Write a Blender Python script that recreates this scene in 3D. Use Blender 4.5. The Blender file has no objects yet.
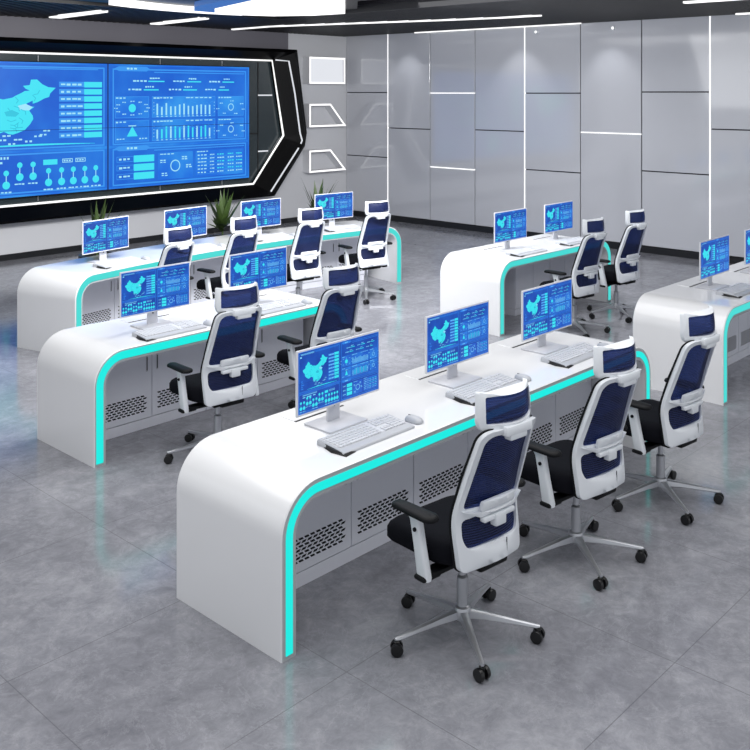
import bpy, bmesh, math, random
from mathutils import Vector, Matrix
from mathutils.geometry import delaunay_2d_cdt
random.seed(7)
PI = math.pi
C = bpy.context.scene.collection
SC = bpy.context.scene

# ---------------------------------------------------------------- materials
def lin(c):
    c = c / 255.0
    return c / 12.92 if c <= 0.04045 else ((c + 0.055) / 1.055) ** 2.4
def rgb(r, g, b): return (lin(r), lin(g), lin(b), 1.0)
def mat(name, col, rough=0.5, metal=0.0, coat=0.0, spec=0.5, noise=0.0, nscale=8.0, bump=0.0, bscale=200.0):
    m = bpy.data.materials.new(name); m.use_nodes = True
    n = m.node_tree.nodes; l = m.node_tree.links
    p = n['Principled BSDF']
    p.inputs['Base Color'].default_value = col
    p.inputs['Roughness'].default_value = rough
    p.inputs['Metallic'].default_value = metal
    p.inputs['Coat Weight'].default_value = coat
    p.inputs['Coat Roughness'].default_value = 0.05
    p.inputs['Specular IOR Level'].default_value = spec
    tc = n.new('ShaderNodeTexCoord')
    if noise > 0:
        t = n.new('ShaderNodeTexNoise'); t.inputs['Scale'].default_value = nscale; t.inputs['Detail'].default_value = 5
        l.new(tc.outputs['Object'], t.inputs['Vector'])
        r = n.new('ShaderNodeMapRange'); r.inputs[3].default_value = 1 - noise; r.inputs[4].default_value = 1 + noise
        l.new(t.outputs['Fac'], r.inputs[0])
        x = n.new('ShaderNodeVectorMath'); x.operation = 'SCALE'; x.inputs[0].default_value = col[:3]
        l.new(r.outputs[0], x.inputs['Scale']); l.new(x.outputs[0], p.inputs['Base Color'])
    if bump > 0:
        t = n.new('ShaderNodeTexNoise'); t.inputs['Scale'].default_value = bscale
        l.new(tc.outputs['Object'], t.inputs['Vector'])
        b = n.new('ShaderNodeBump'); b.inputs['Strength'].default_value = bump; b.inputs['Distance'].default_value = 0.002
        l.new(t.outputs['Fac'], b.inputs['Height']); l.new(b.outputs[0], p.inputs['Normal'])
    return m
def emit(name, col, s=1.0, base=None):
    m = bpy.data.materials.new(name); m.use_nodes = True
    p = m.node_tree.nodes['Principled BSDF']
    p.inputs['Base Color'].default_value = base or (0.01, 0.01, 0.01, 1)
    p.inputs['Roughness'].default_value = 0.35
    p.inputs['Specular IOR Level'].default_value = 0.2
    p.inputs['Emission Color'].default_value = col
    p.inputs['Emission Strength'].default_value = s
    return m

M = {}
M['desk_white'] = mat('white_lacquer', rgb(236, 237, 239), 0.16, coat=0.5, noise=0.01, nscale=3)
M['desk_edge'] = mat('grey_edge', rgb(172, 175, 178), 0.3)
M['cyan'] = emit('cyan_led', rgb(24, 236, 226), 1.0)
M['cabinet'] = mat('grey_steel', rgb(228, 230, 239), 0.42, noise=0.02)
M['cab_seam'] = mat('dark_seam', rgb(52, 53, 60), 0.6)
M['hole'] = mat('vent_dark', rgb(26, 27, 34), 0.8)
M['slot'] = mat('slot_black', rgb(18, 18, 20), 0.6)
M['chair_white'] = mat('white_plastic', rgb(222, 226, 231), 0.32, noise=0.01)
M['chair_black'] = mat('black_fabric', rgb(12, 13, 20), 0.95, spec=.15, noise=0.15, nscale=60, bump=0.4)
M['pad_black'] = mat('black_rubber', rgb(9, 10, 14), 0.55, spec=.2)
M['caster'] = mat('caster_black', rgb(12, 12, 14), 0.35)
M['silver'] = mat('silver_metal', rgb(190, 192, 197), 0.32, metal=0.75)
M['mon_white'] = mat('monitor_white', rgb(204, 206, 213), 0.3)
M['kb_white'] = mat('keyboard_white', rgb(178, 181, 187), 0.4)
M['key_white'] = mat('key_white', rgb(204, 206, 211), 0.45)
M['kb_black'] = mat('keyboard_black', rgb(14, 14, 16), 0.5)
M['wall_grey'] = mat('wall_grey_paint', rgb(216, 217, 221), 0.45, noise=0.015, nscale=1.5)
M['panel'] = mat('wall_panel_satin', rgb(194, 196, 203), 0.09, coat=0.4, spec=0.6, noise=0.02, nscale=1.2)
M['band'] = mat('soffit_band_grey', rgb(112, 110, 118), 0.45, noise=.04, nscale=2)
M['cyan_pale'] = emit('cyan_led_pale', rgb(70, 218, 212), 1.0)
M['panel'].node_tree.nodes['Principled BSDF'].inputs['IOR'].default_value = 1.6
M['seam'] = mat('panel_seam_dark', rgb(30, 31, 36), 0.6)
M['led'] = emit('white_led', (1, 1, 1, 1), 1.3)
M['led_soft'] = emit('white_led_soft', rgb(225, 228, 235), 1.0)
M['base'] = mat('baseboard_black', rgb(26, 27, 31), 0.35)
M['frame_black'] = mat('frame_gloss_black', rgb(6, 6, 8), 0.3, spec=.12)
M['backdrop'] = mat('backdrop_dark_glass', rgb(46, 56, 60), 0.2, spec=0.5, noise=0.05)
M['soffit'] = mat('soffit_black', rgb(15, 14, 18), 0.4, noise=0.1)
M['slat'] = mat('slat_black', rgb(20, 20, 23), 0.45)
M['tray'] = mat('ceiling_tray_grey', rgb(130, 131, 136), 0.5)
M['lamp'] = emit('lamp_white', (1, 1, 1, 1), 1.6)
M['lamp_blue'] = emit('lamp_blue', rgb(60, 105, 175), 0.9)
M['leaf'] = mat('leaf_green', rgb(58, 78, 34), 0.45, noise=0.35, nscale=9)
M['soil'] = mat('soil', rgb(22, 24, 16), 0.95, noise=0.3, nscale=40)
M['pot'] = mat('pot_dark', rgb(44, 45, 48), 0.4)

def mesh_fabric(name, alpha, col, freq):
    m = bpy.data.materials.new(name); m.use_nodes = True
    n = m.node_tree.nodes; l = m.node_tree.links
    p = n['Principled BSDF']; out = n['Material Output']
    p.inputs['Roughness'].default_value = 0.6
    tc = n.new('ShaderNodeTexCoord')
    w = n.new('ShaderNodeTexWave'); w.bands_direction = 'Z'; w.inputs['Scale'].default_value = freq
    w.inputs['Distortion'].default_value = 0.0
    l.new(tc.outputs['Object'], w.inputs['Vector'])
    cr = n.new('ShaderNodeMix'); cr.data_type = 'RGBA'
    cr.inputs[6].default_value = (col[0] * .62, col[1] * .62, col[2] * .62, 1)
    cr.inputs[7].default_value = (col[0] * 1.3, col[1] * 1.3, col[2] * 1.35, 1)
    l.new(w.outputs['Fac'], cr.inputs[0]); l.new(cr.outputs[2], p.inputs['Base Color'])
    t = n.new('ShaderNodeBsdfTransparent'); t.inputs[0].default_value = rgb(150, 175, 235)
    r = n.new('ShaderNodeMapRange'); r.inputs[3].default_value = alpha + .08; r.inputs[4].default_value = alpha - .08
    l.new(w.outputs['Fac'], r.inputs[0])
    mx = n.new('ShaderNodeMixShader'); l.new(r.outputs[0], mx.inputs[0])
    l.new(p.outputs[0], mx.inputs[1]); l.new(t.outputs[0], mx.inputs[2]); l.new(mx.outputs[0], out.inputs[0])
    return m
M['fabric'] = mesh_fabric('navy_mesh', 0.34, rgb(15, 30, 74), 30)

def floor_mat():
    m = bpy.data.materials.new('marble_tile'); m.use_nodes = True
    n = m.node_tree.nodes; l = m.node_tree.links; p = n['Principled BSDF']
    tc = n.new('ShaderNodeTexCoord')
    # broad cloudy variation
    def noise(sc, det, rough, dist=0.0):
        t = n.new('ShaderNodeTexNoise'); t.inputs['Scale'].default_value = sc; t.inputs['Detail'].default_value = det
        t.inputs['Roughness'].default_value = rough; t.inputs['Distortion'].default_value = dist
        l.new(tc.outputs['Object'], t.inputs['Vector']); return t
    a = noise(1.1, 10, 0.68, 0.25); b = noise(10.0, 14, 0.8, 0.5); c = noise(2.6, 8, 0.7, 0.6)
    mx = n.new('ShaderNodeMix'); mx.data_type = 'FLOAT'; mx.inputs[0].default_value = 0.5
    l.new(a.outputs['Fac'], mx.inputs[2]); l.new(b.outputs['Fac'], mx.inputs[3])
    ramp = n.new('ShaderNodeValToRGB'); cr = ramp.color_ramp
    cr.elements[0].position = .33; cr.elements[0].color = rgb(106, 107, 115)
    cr.elements[1].position = .70; cr.elements[1].color = rgb(176, 177, 183)
    e = cr.elements.new(.5); e.color = rgb(138, 139, 146)
    l.new(mx.outputs[0], ramp.inputs[0])
    # veins: thin band around 0.5 of a warped noise
    s = n.new('ShaderNodeMath'); s.operation = 'SUBTRACT'; s.inputs[1].default_value = .5; l.new(c.outputs['Fac'], s.inputs[0])
    ab = n.new('ShaderNodeMath'); ab.operation = 'ABSOLUTE'; l.new(s.outputs[0], ab.inputs[0])
    vr = n.new('ShaderNodeMapRange'); vr.inputs[1].default_value = 0; vr.inputs[2].default_value = .012
    vr.inputs[3].default_value = .14; vr.inputs[4].default_value = 0; l.new(ab.outputs[0], vr.inputs[0])
    vm = n.new('ShaderNodeMix'); vm.data_type = 'RGBA'; vm.inputs[7].default_value = rgb(200, 202, 207)
    l.new(vr.outputs[0], vm.inputs[0]); l.new(ramp.outputs[0], vm.inputs[6])
    # tile joints on a grid
    sx = n.new('ShaderNodeSeparateXYZ'); l.new(tc.outputs['Object'], sx.inputs[0])
    def joint(o, off, size):
        q = n.new('ShaderNodeMath'); q.operation = 'SUBTRACT'; q.inputs[1].default_value = off - size * 40 - size / 2; l.new(o, q.inputs[0])
        q2 = n.new('ShaderNodeMath'); q2.operation = 'MODULO'; q2.inputs[1].default_value = size; l.new(q.outputs[0], q2.inputs[0])
        q3 = n.new('ShaderNodeMath'); q3.operation = 'SUBTRACT'; q3.inputs[1].default_value = size / 2; l.new(q2.outputs[0], q3.inputs[0])
        q4 = n.new('ShaderNodeMath'); q4.operation = 'ABSOLUTE'; l.new(q3.outputs[0], q4.inputs[0])
        q5 = n.new('ShaderNodeMath'); q5.operation = 'LESS_THAN'; q5.inputs[1].default_value = .0022; l.new(q4.outputs[0], q5.inputs[0])
        return q5
    jx = joint(sx.outputs[0], 1.85, 1.033); jy = joint(sx.outputs[1], 1.88, 1.0)
    jm = n.new('ShaderNodeMath'); jm.operation = 'MAXIMUM'; l.new(jx.outputs[0], jm.inputs[0]); l.new(jy.outputs[0], jm.inputs[1])
    jf = n.new('ShaderNodeMath'); jf.operation = 'MULTIPLY'; jf.inputs[1].default_value = .6; l.new(jm.outputs[0], jf.inputs[0])
    fm = n.new('ShaderNodeMix'); fm.data_type = 'RGBA'; fm.inputs[7].default_value = rgb(95, 96, 102)
    l.new(jf.outputs[0], fm.inputs[0]); l.new(vm.outputs[2], fm.inputs[6]); l.new(fm.outputs[2], p.inputs['Base Color'])
    rr = n.new('ShaderNodeMapRange'); rr.inputs[3].default_value = .06; rr.inputs[4].default_value = .19
    l.new(b.outputs['Fac'], rr.inputs[0]); l.new(rr.outputs[0], p.inputs['Roughness'])
    p.inputs['Specular IOR Level'].default_value = 0.5
    return m
M['floor'] = floor_mat()

# ---------------------------------------------------------------- mesh helpers
def link(name, bm, mats, parent=None, smooth=35, warp=None, loc=None, rotz=0):
    if warp:
        for v in bm.verts: v.co.x, v.co.y = warp(v.co.x, v.co.y)
    me = bpy.data.meshes.new(name); bm.normal_update(); bm.to_mesh(me); bm.free()
    for m in (mats if isinstance(mats, (list, tuple)) else [mats]): me.materials.append(m)
    if smooth:
        me.shade_smooth(); me.set_sharp_from_angle(angle=math.radians(smooth))
    o = bpy.data.objects.new(name, me); C.objects.link(o)
    if parent: o.parent = parent
    if loc: o.location = loc
    o.rotation_euler.z = rotz
    return o
def thing(name, label, cat, loc=(0, 0, 0), rotz=0, group=None):
    o = bpy.data.objects.new(name, None); C.objects.link(o); o.empty_display_size = .1
    o.location = loc; o.rotation_euler = (0, 0, rotz); tag(o, label, cat, group); return o
def tag(o, label, cat, group=None):
    o['label'] = label; o['category'] = cat
    if group: o['group'] = group
    return o
def struct(o): o['kind'] = 'structure'; return o
def box(bm, x0, x1, y0, y1, z0, z1, r=0, seg=2, mi=0, rot=None, about=None):
    mtx = Matrix.Translation(((x0 + x1) / 2, (y0 + y1) / 2, (z0 + z1) / 2)) @ Matrix.Diagonal((x1 - x0, y1 - y0, z1 - z0, 1))
    if rot is not None:
        a = Vector(about or (0, 0, 0)); mtx = Matrix.Translation(a) @ rot @ Matrix.Translation(-a) @ mtx
    res = bmesh.ops.create_cube(bm, size=1, matrix=mtx); vs = res['verts']
    fs = set(f for v in vs for f in v.link_faces)
    for f in fs: f.material_index = mi
    if r > 0:
        es = list(set(e for v in vs for e in v.link_edges))
        rr = bmesh.ops.bevel(bm, geom=es, offset=r, segments=seg, profile=.5, affect='EDGES', clamp_overlap=True)
        for f in rr['faces']: f.material_index = mi
    return vs
def lathe(bm, prof, cx=0, cy=0, n=24, mi=0, axis='z', cz=0):
    rings = []
    for (r, h) in prof:
        ring = []
        for i in range(n):
            a = 2 * PI * i / n; c, s = r * math.cos(a), r * math.sin(a)
            co = (cx + c, cy + s, cz + h) if axis == 'z' else ((cx + h, cy + c, cz + s) if axis == 'x' else (cx + c, cy + h, cz + s))
            ring.append(bm.verts.new(co))
        rings.append(ring)
    for a, b in zip(rings, rings[1:]):
        for i in range(n):
            f = bm.faces.new((a[i], a[(i + 1) % n], b[(i + 1) % n], b[i])); f.material_index = mi
    bm.faces.new(rings[0][::-1]).material_index = mi; bm.faces.new(rings[-1]).material_index = mi
    bmesh.ops.recalc_face_normals(bm, faces=bm.faces)
def loft(bm, rings, cap=True, mi=0):
    rs = [[bm.verts.new(p) for p in r] for r in rings]; n = len(rs[0])
    for a, b in zip(rs, rs[1:]):
        for i in range(n):
            bm.faces.new((a[i], a[(i + 1) % n], b[(i + 1) % n], b[i])).material_index = mi
    if cap: bm.faces.new(rs[0][::-1]).material_index = mi; bm.faces.new(rs[-1]).material_index = mi
    bmesh.ops.recalc_face_normals(bm, faces=bm.faces)
def rrect(hx, hy, r, n=5, cx=0, cy=0):
    pts = []
    for (sx, sy, a0) in ((1, 1, 0), (-1, 1, 90), (-1, -1, 180), (1, -1, 270)):
        for k in range(n + 1):
            a = math.radians(a0 + 90 * k / n)
            pts.append((cx + sx * (hx - r) + r * math.cos(a), cy + sy * (hy - r) + r * math.sin(a)))
    return pts
def rpoly(pts, r, n=4):
    """rounded polygon from corner points; r single or list"""
    out = []; N = len(pts)
    for i, p in enumerate(pts):
        rr = r[i] if isinstance(r, (list, tuple)) else r
        p = Vector(p); a = (Vector(pts[i - 1]) - p); b = (Vector(pts[(i + 1) % N]) - p)
        d = min(rr, a.length * .45, b.length * .45)
        A = p + a.normalized() * d; B = p + b.normalized() * d
        for k in range(n + 1):
            t = k / n; out.append(tuple(A * (1 - t) ** 2 + p * 2 * t * (1 - t) + B * t ** 2))
    return out
def inside(p, poly):
    c = False; j = len(poly) - 1
    for i in range(len(poly)):
        xi, yi = poly[i]; xj, yj = poly[j]
        if (yi > p[1]) != (yj > p[1]) and p[0] < (xj - xi) * (p[1] - yi) / (yj - yi) + xi: c = not c
        j = i
    return c
def curved_plate(bm, outer, holes, surf, thick, step=.03, mi=0, flat=False):
    """plate with holes in the x-z plane, bent so that y = surf(x, z), thickness towards +y"""
    vs = []; es = []
    for lp in [outer] + holes:
        b = len(vs)
        vs += [Vector(p) for p in lp]; es += [(b + i, b + (i + 1) % len(lp)) for i in range(len(lp))]
    xs = [p[0] for p in outer]; zs = [p[1] for p in outer]
    if not flat:
        x = min(xs) + step * .5
        while x < max(xs):
            z = min(zs) + step * .5
            while z < max(zs):
                if inside((x, z), outer) and not any(inside((x, z), h) for h in holes):
                    q = Vector((x, z))
                    if all((q - Vector(p)).length > step * .4 for lp in [outer] + holes for p in lp): vs.append(q)
                z += step
            x += step
    V, E, F, _, _, _ = delaunay_2d_cdt(vs, es, [], 1, 1e-5)
    fs = []
    for f in F:
        c = sum((V[i] for i in f), Vector((0, 0))) / len(f)
        if inside(c, outer) and not any(inside(c, h) for h in holes): fs.append(f)
    A = [bm.verts.new((v.x, surf(v.x, v.y), v.y)) for v in V]
    B = [bm.verts.new((v.x, surf(v.x, v.y) + thick, v.y)) for v in V]
    cnt = {}
    for f in fs:
        for i in range(len(f)):
            e = (f[i], f[(i + 1) % len(f)]); k = tuple(sorted(e)); cnt.setdefault(k, []).append(e)
        bm.faces.new([A[i] for i in f]).material_index = mi; bm.faces.new([B[i] for i in reversed(f)]).material_index = mi
    for k, l in cnt.items():
        if len(l) == 1:
            a, b = l[0]; bm.faces.new((A[b], A[a], B[a], B[b])).material_index = mi
    for v in A + B:
        if not v.link_faces: bm.verts.remove(v)
    bmesh.ops.recalc_face_normals(bm, faces=bm.faces)
def bevel_mod(o, w, seg=2, ang=50):
    m = o.modifiers.new('Bevel', 'BEVEL'); m.width = w; m.segments = seg; m.limit_method = 'ANGLE'; m.angle_limit = math.radians(ang)
    return o
def copy_tree(o, parent=None):
    c = o.copy(); C.objects.link(c)
    if parent:
        c.parent = parent; c.matrix_parent_inverse = o.matrix_parent_inverse.copy()
    for ch in [x for x in kids.get(o.name, [])]: d = copy_tree(ch, c)
    return c
kids = {}
def index_kids():
    kids.clear()
    for o in C.objects:
        if o.parent: kids.setdefault(o.parent.name, []).append(o)
def tube(bm, pts, r, n=8, mi=0, taper=None):
    P = [Vector(p) for p in pts]; rings = []
    for i, p in enumerate(P):
        t = (P[min(i + 1, len(P) - 1)] - P[max(i - 1, 0)]).normalized()
        s = t.cross(Vector((0, 0, 1)));
        if s.length < 1e-3: s = Vector((1, 0, 0))
        s.normalize(); u = s.cross(t); rr = r if not taper else taper[i]
        rings.append([p + (s * math.cos(2 * PI * k / n) + u * math.sin(2 * PI * k / n)) * rr for k in range(n)])
    loft(bm, rings, mi=mi)

# ================================================================= SETTING
XR, YL, ZC = 13.6, 13.6, 3.62
bm = bmesh.new(); box(bm, -3, XR, -3, YL, -.1, 0); struct(link('floor', bm, M['floor'], smooth=0))
# left (screen) wall: grey
bm = bmesh.new(); box(bm, -3, XR + .2, YL, YL + .2, 0, 4.1); struct(link('wall_left', bm, M['wall_grey'], smooth=0))
bm = bmesh.new(); box(bm, -3, 11.98, YL - .06, YL, 3.31, ZC + .12); struct(link('trim_20', bm, M['band'], smooth=0))
# right wall: backing and satin panels
bm = bmesh.new(); box(bm, XR + .03, XR + .2, -3, YL, 0, 4.1, mi=1)
seams = [13.6, 12.45, 11.38, 10.33, 9.26, 8.17, 7.08, 5.98, 4.9, 3.82, 2.74, 1.66, .58, -.5, -1.58, -3]
led_v = (12.45, 9.26, 5.98, 2.74)
odd_z = (1.13, 2.46); even_z = (1.82,)
cols = []
for i, (ya, yb) in enumerate(zip(seams, seams[1:])):
    zs = {0: (1.22, 2.49), 1: (1.8,), 2: (1.1, 2.48), 3: (1.82,), 4: (1.17, 2.48), 5: (1.84,), 6: (1.27, 2.5), 7: (1.95,)}.get(i, odd_z if i % 2 == 0 else even_z)
    lv = [0.10] + list(zs) + [ZC + .2]
    cols.append((ya, yb, zs))
    for a, b in zip(lv, lv[1:]):
        box(bm, XR, XR + .028, yb + .009, ya - .009, a + .009, b - .009, .003, 1)
struct(link('wall_right', bm, [M['panel'], M['seam']], smooth=0))
tn = 1
for y in led_v:
    bm = bmesh.new(); box(bm, XR - .004, XR + .026, y - .008, y + .008, .1, ZC + .05)
    struct(link('trim_%d' % tn, bm, M['led'], smooth=0)); tn += 1
for i in (2, 5):
    ya, yb, zs = cols[i]
    for z in zs:
        bm = bmesh.new(); box(bm, XR - .004, XR + .026, yb + .01, ya - .01, z - .008, z + .008)
        struct(link('trim_%d' % tn, bm, M['led'], smooth=0)); tn += 1
bm = bmesh.new(); box(bm, XR - .02, XR + .03, -3, YL, 0, .10, .004, 1); struct(link('baseboard_right', bm, M['base'], smooth=0))
bm = bmesh.new(); box(bm, -3, XR - .02, YL - .02, YL, 0, .09, .004, 1); struct(link('baseboard_left', bm, M['base'], smooth=0))
# ceiling: black slats round a raised grey tray
bm = bmesh.new()
TX, TY = 9.55, 11.05
box(bm, -3, XR + .2, -3, YL + .2, 4.05, 4.15, mi=1)
box(bm, TX - .03, XR, -3, YL, ZC + .10, ZC + .14, mi=2)
box(bm, -3, TX - .03, TY - .03, YL, ZC + .10, ZC + .14, mi=2)
box(bm, -3, TX, -3, TY, ZC + .16, ZC + .2, mi=1)
box(bm, TX, TX + .04, -3, TY + .04, ZC, ZC + .2, mi=0)
box(bm, -3, TX, TY, TY + .04, ZC, ZC + .2, mi=0)
x = TX + .08
while x < XR - .05:
    box(bm, x, x + .045, -3, YL - .01, ZC, ZC + .10, mi=0); x += .11
x = -2.9
while x < TX + .04:
    box(bm, x, x + .045, TY + .05, YL - .01, ZC, ZC + .10, mi=0); x += .11
struct(link('ceiling', bm, [M['slat'], M['tray'], M['soffit']], smooth=0))

# ================================================================= SCREEN ART (unit square, y=0 plane, layers towards -y)
MAP = [(73.5,39.5),(75,40.5),(80,42),(80.5,45),(83,45.5),(85.5,48.3),(87.5,49.1),(91,46.8),(91,45),(95.5,44.2),(97,42.7),(101,42.5),(105,41.6),(110,42.6),(112,43.8),(115,45.3),(117,46.5),(119.8,46.7),(117.5,47.8),(116,49.5),(119.8,50),(120.5,53.2),(124,53.3),(127,50.5),(130.5,48.8),(134.8,48.4),(131.5,45),(131,43),(128,42),(124.5,40),(121.5,39),(121.5,40.8),(118,39.2),(119,37.3),(122.5,37.2),(119.5,35),(121.5,32),(121.8,30),(120,27),(117,23.7),(113.5,22.2),(110.3,21.2),(108,21.6),(105.5,23),(101.5,21.5),(98.8,24),(98.5,27.5),(94,29.3),(89,27.6),(86,28),(81.5,30.3),(78.8,32.5),(78.5,35),(75.5,37)]
def art(bm, W, H, eps, fine=True):
    """materials: 0 blue ground, 1 line blue, 2 cyan, 3 pale cyan, 4 deep blue, 5 dark split"""
    def P(u, t, L): return bm.verts.new(((u - .5) * W, -L * eps, (.5 - t) * H))
    def rect(u0, t0, u1, t1, m, L=2):
        f = bm.faces.new((P(u0, t1, L), P(u1, t1, L), P(u1, t0, L), P(u0, t0, L))); f.material_index = m
    def poly(pts, m, L=2):
        f = bm.faces.new([P(u, t, L) for u, t in pts]); f.normal_update()
        if f.normal.y > 0: f.normal_flip()
        f.material_index = m
    asp = W / H
    def disc(u, t, r, m, L=3, n=18): poly([(u + r * math.cos(2 * PI * k / n) / asp, t + r * math.sin(2 * PI * k / n)) for k in range(n)], m, L)
    def ring(u, t, r, w, m, L=3, a0=0, a1=360, n=24):
        for k in range(n):
            a = math.radians(a0 + (a1 - a0) * k / n); b = math.radians(a0 + (a1 - a0) * (k + 1) / n)
            poly([(u + r * math.cos(a) / asp, t + r * math.sin(a)), (u + r * math.cos(b) / asp, t + r * math.sin(b)),
                  (u + (r - w) * math.cos(b) / asp, t + (r - w) * math.sin(b)), (u + (r - w) * math.cos(a) / asp, t + (r - w) * math.sin(a))], m, L)
    def frame(u0, t0, u1, t1, m=1, w=.004, L=2):
        v = w * asp
        rect(u0, t0, u1, t0 + v, m, L); rect(u0, t1 - v, u1, t1, m, L); rect(u0, t0, u0 + w, t1, m, L); rect(u1 - w, t0, u1, t1, m, L)
    def dashes(u0, t, u1, h, m=3, k=4, L=4):
        rr = random.Random(int(u0 * 977 + t * 3331)); u = u0; s = (u1 - u0) / k
        for i in range(k):
            w = s * rr.uniform(.55, .9); rect(u, t, u + w, t + h * rr.uniform(.7, 1), m, L); u += s
    rect(0, 0, 1, 1, 0, 0)
    rect(.004, .012, .497, .655, 4, 1); rect(.004, .675, .497, .985, 4, 1)
    # left half: header, map, table
    frame(.008, .03, .49, .65)
    for i in range(26): rect(.03 + i * .006, .035, .033 + i * .006, .058, 3, 3)
    rect(.2, .045, .47, .052, 1, 3)
    rect(.02, .075, .04, .1, 3, 3)
    mx0, mx1, mt0, mt1 = .05, .345, .13, .54
    pts = [(mx0 + (x - 73.5) / 61.3 * (mx1 - mx0), mt1 - (y - 21) / 32.3 * (mt1 - mt0)) for x, y in MAP]
    sh = [(u + .004, t + .02) for u, t in pts]
    poly(pts, 2, 3)
    rp = random.Random(4)
    for k in range(60):
        u, t = rp.uniform(.08, .33), rp.uniform(.18, .52)
        a = rp.uniform(0, PI); q = (u + .016 * math.cos(a), t + .03 * math.sin(a)); q2 = (q[0] + .012 * math.cos(a + 1), q[1] + .024 * math.sin(a + 1))
        if inside((u, t), pts) and inside(q, pts) and inside(q2, pts):
            for c0, c1 in (((u, t), q), (q, q2)):
                dx, dy = c1[0] - c0[0], c1[1] - c0[1]; L = math.hypot(dx, dy); nx, ny = -dy / L * .0012, dx / L * .003
                poly([(c0[0] - nx, c0[1] - ny), (c1[0] - nx, c1[1] - ny), (c1[0] + nx, c1[1] + ny), (c0[0] + nx, c0[1] + ny)], 6, 4)
    for k in range(7):
        u, t = rp.uniform(.12, .3), rp.uniform(.25, .48); poly([(u, t), (u + .02, t - .015), (u + .04, t + .01), (u + .03, t + .035), (u + .005, t + .03)], 6 if k % 3 == 0 else 3, 3.5) if inside((u + .02, t), pts) and inside((u + .04, t + .01), pts) and inside((u, t), pts) and inside((u + .03, t + .035), pts) else None
    for (u, t) in ((.17, .51), (.2, .54), (.23, .57), (.215, .6), (.26, .585), (.285, .55), (.31, .51), (.3, .54), (.19, .57)): dashes(u, t, u + .024, .014, 3, 2)
    for k in range(5): rect(.03, .47 + k * .03, .03 + .02 + (k % 3) * .008, .485 + k * .03, 1, 3)
    for k in range(8):
        t = .145 + k * .056
        rect(.355, t, .43, t + .04, 1, 2); dashes(.36, t + .014, .425, .016, 3, 4)
        rect(.428, t, .482, t + .043, 2, 3)
    # glow arc
    n = 24
    for k in range(n):
        u0 = .1 + .36 * k / n; u1 = .1 + .36 * (k + 1) / n
        f = lambda u: .625 - .012 * math.sin(PI * (u - .1) / .36)
        w = .011 * math.sin(PI * (k + .5) / n) + .002
        poly([(u0, f(u0)), (u1, f(u1)), (u1, f(u1) + w), (u0, f(u0) + w)], 2, 4)
    # lower left: paired discs
    frame(.008, .68, .49, .975)
    for i in range(20): rect(.05 + i * .0085, .7, .055 + i * .0085, .718, 3, 3)
    rect(.31, .735, .35, .775, 2, 3); frame(.364, .735, .394, .765, 3, .0018, 3); dashes(.368, .745, .39, .012, 3, 3)
    frame(.402, .735, .432, .765, 3, .0018, 3); dashes(.406, .745, .428, .012, 3, 3)
    for i, u in enumerate((.03, .066, .102, .138, .174, .21, .246, .282, .325, .362, .396, .43, .463)):
        up = i in (6, 7, 2, 3)
        t = .765 if up else .82
        disc(u, t, .021, 2); rect(u - .0012, t + .02, u + .0012, t + .07, 3, 3); disc(u, t + .088, .029, 2)
        dashes(u - .014, t + .135, u + .016, .012, 3, 3)
    rect(.05, .735, .08, .75, 3, 3); rect(.1, .735, .15, .75, 3, 3); rect(.17, .735, .2, .75, 3, 3)
    # right half
    R = lambda s: .5 + s * .5
    rect(R(.01), .012, R(.99), .655, 4, 1); rect(R(.01), .675, R(.99), .985, 4, 1)
    for (t0, t1) in ((.035, .65), (.68, .978)):
        frame(R(.03), t0, R(.975), t1)
        poly([(R(.04), t0), (R(.07), t0 - .018), (R(.25), t0 - .018), (R(.27), t0), (R(.25), t0 + .02), (R(.07), t0 + .02)], 1, 3)
        dashes(R(.12), t0 - .008, R(.19), .018, 3, 3); rect(R(.3), t0 + .022, R(.96), t0 + .03, 1, 3)
    for (t, ss) in ((.115, ((.16, .37), (.43, .63), (.69, .88))), (.185, ((.13, .33), (.4, .6), (.66, .84)))):
        for a, b in ss:
            dashes(R(a), t + .012, R(a + (b - a) * .45), .014, 3, 4); dashes(R(a + .11), t - .01, R(b - .03), .013, 3, 4); rect(R(a + .1), t + .016, R(b), t + .026, 2, 3)
    for row in (0, 1):
        t0 = .26 + .195 * row; t1 = t0 + .175
        rect(R(.045), t0, R(.265), t1, 0, 2); rect(R(.285), t0, R(.735), t1, 0, 2); rect(R(.755), t0, R(.955), t1, 0, 2)
        frame(R(.045), t0, R(.265), t1, 1, .0015, 3); frame(R(.285), t0, R(.735), t1, 1, .0015, 3); frame(R(.755), t0, R(.955), t1, 1, .0015, 3)
        dashes(R(.05), t0 + .008, R(.12), .012, 3, 3); dashes(R(.295), t0 + .008, R(.43), .012, 3, 6); dashes(R(.52), t0 + .008, R(.72), .01, 3, 6); dashes(R(.76), t0 + .008, R(.86), .01, 3, 5)
        hs = [random.Random(31 * row + k).uniform(.35, 1) for k in range(13)]
        for k in range(13):
            u = R(.315 + k * .031); hh = (.05 + .07 * hs[k]) * (1 if row else .85)
            rect(u, t1 - .018 - hh, u + .0055, t1 - .018, 2 if (row and k % 3) else 3, 4); rect(u, t1 - .01, u + .007, t1 - .004, 3, 4)
        rl = random.Random(row + 5); py = [t0 + .04 + rl.uniform(0, .05) for _ in range(27)]
        for k in range(26):
            ua, ub = R(.30 + k * .0162), R(.30 + (k + 1) * .0162); poly([(ua, py[k]), (ub, py[k + 1]), (ub, py[k + 1] + .004), (ua, py[k] + .004)], 1, 4)
        for k in range(4): rect(R(.295), t0 + .05 + k * .028, R(.30), t0 + .056 + k * .028, 3, 4); rect(R(.725), t0 + .05 + k * .028, R(.73), t0 + .056 + k * .028, 3, 4)
        u, t = R(.855), (t0 + t1) / 2 + .01
        ring(u, t, .032, .007, 3, 3)
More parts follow.
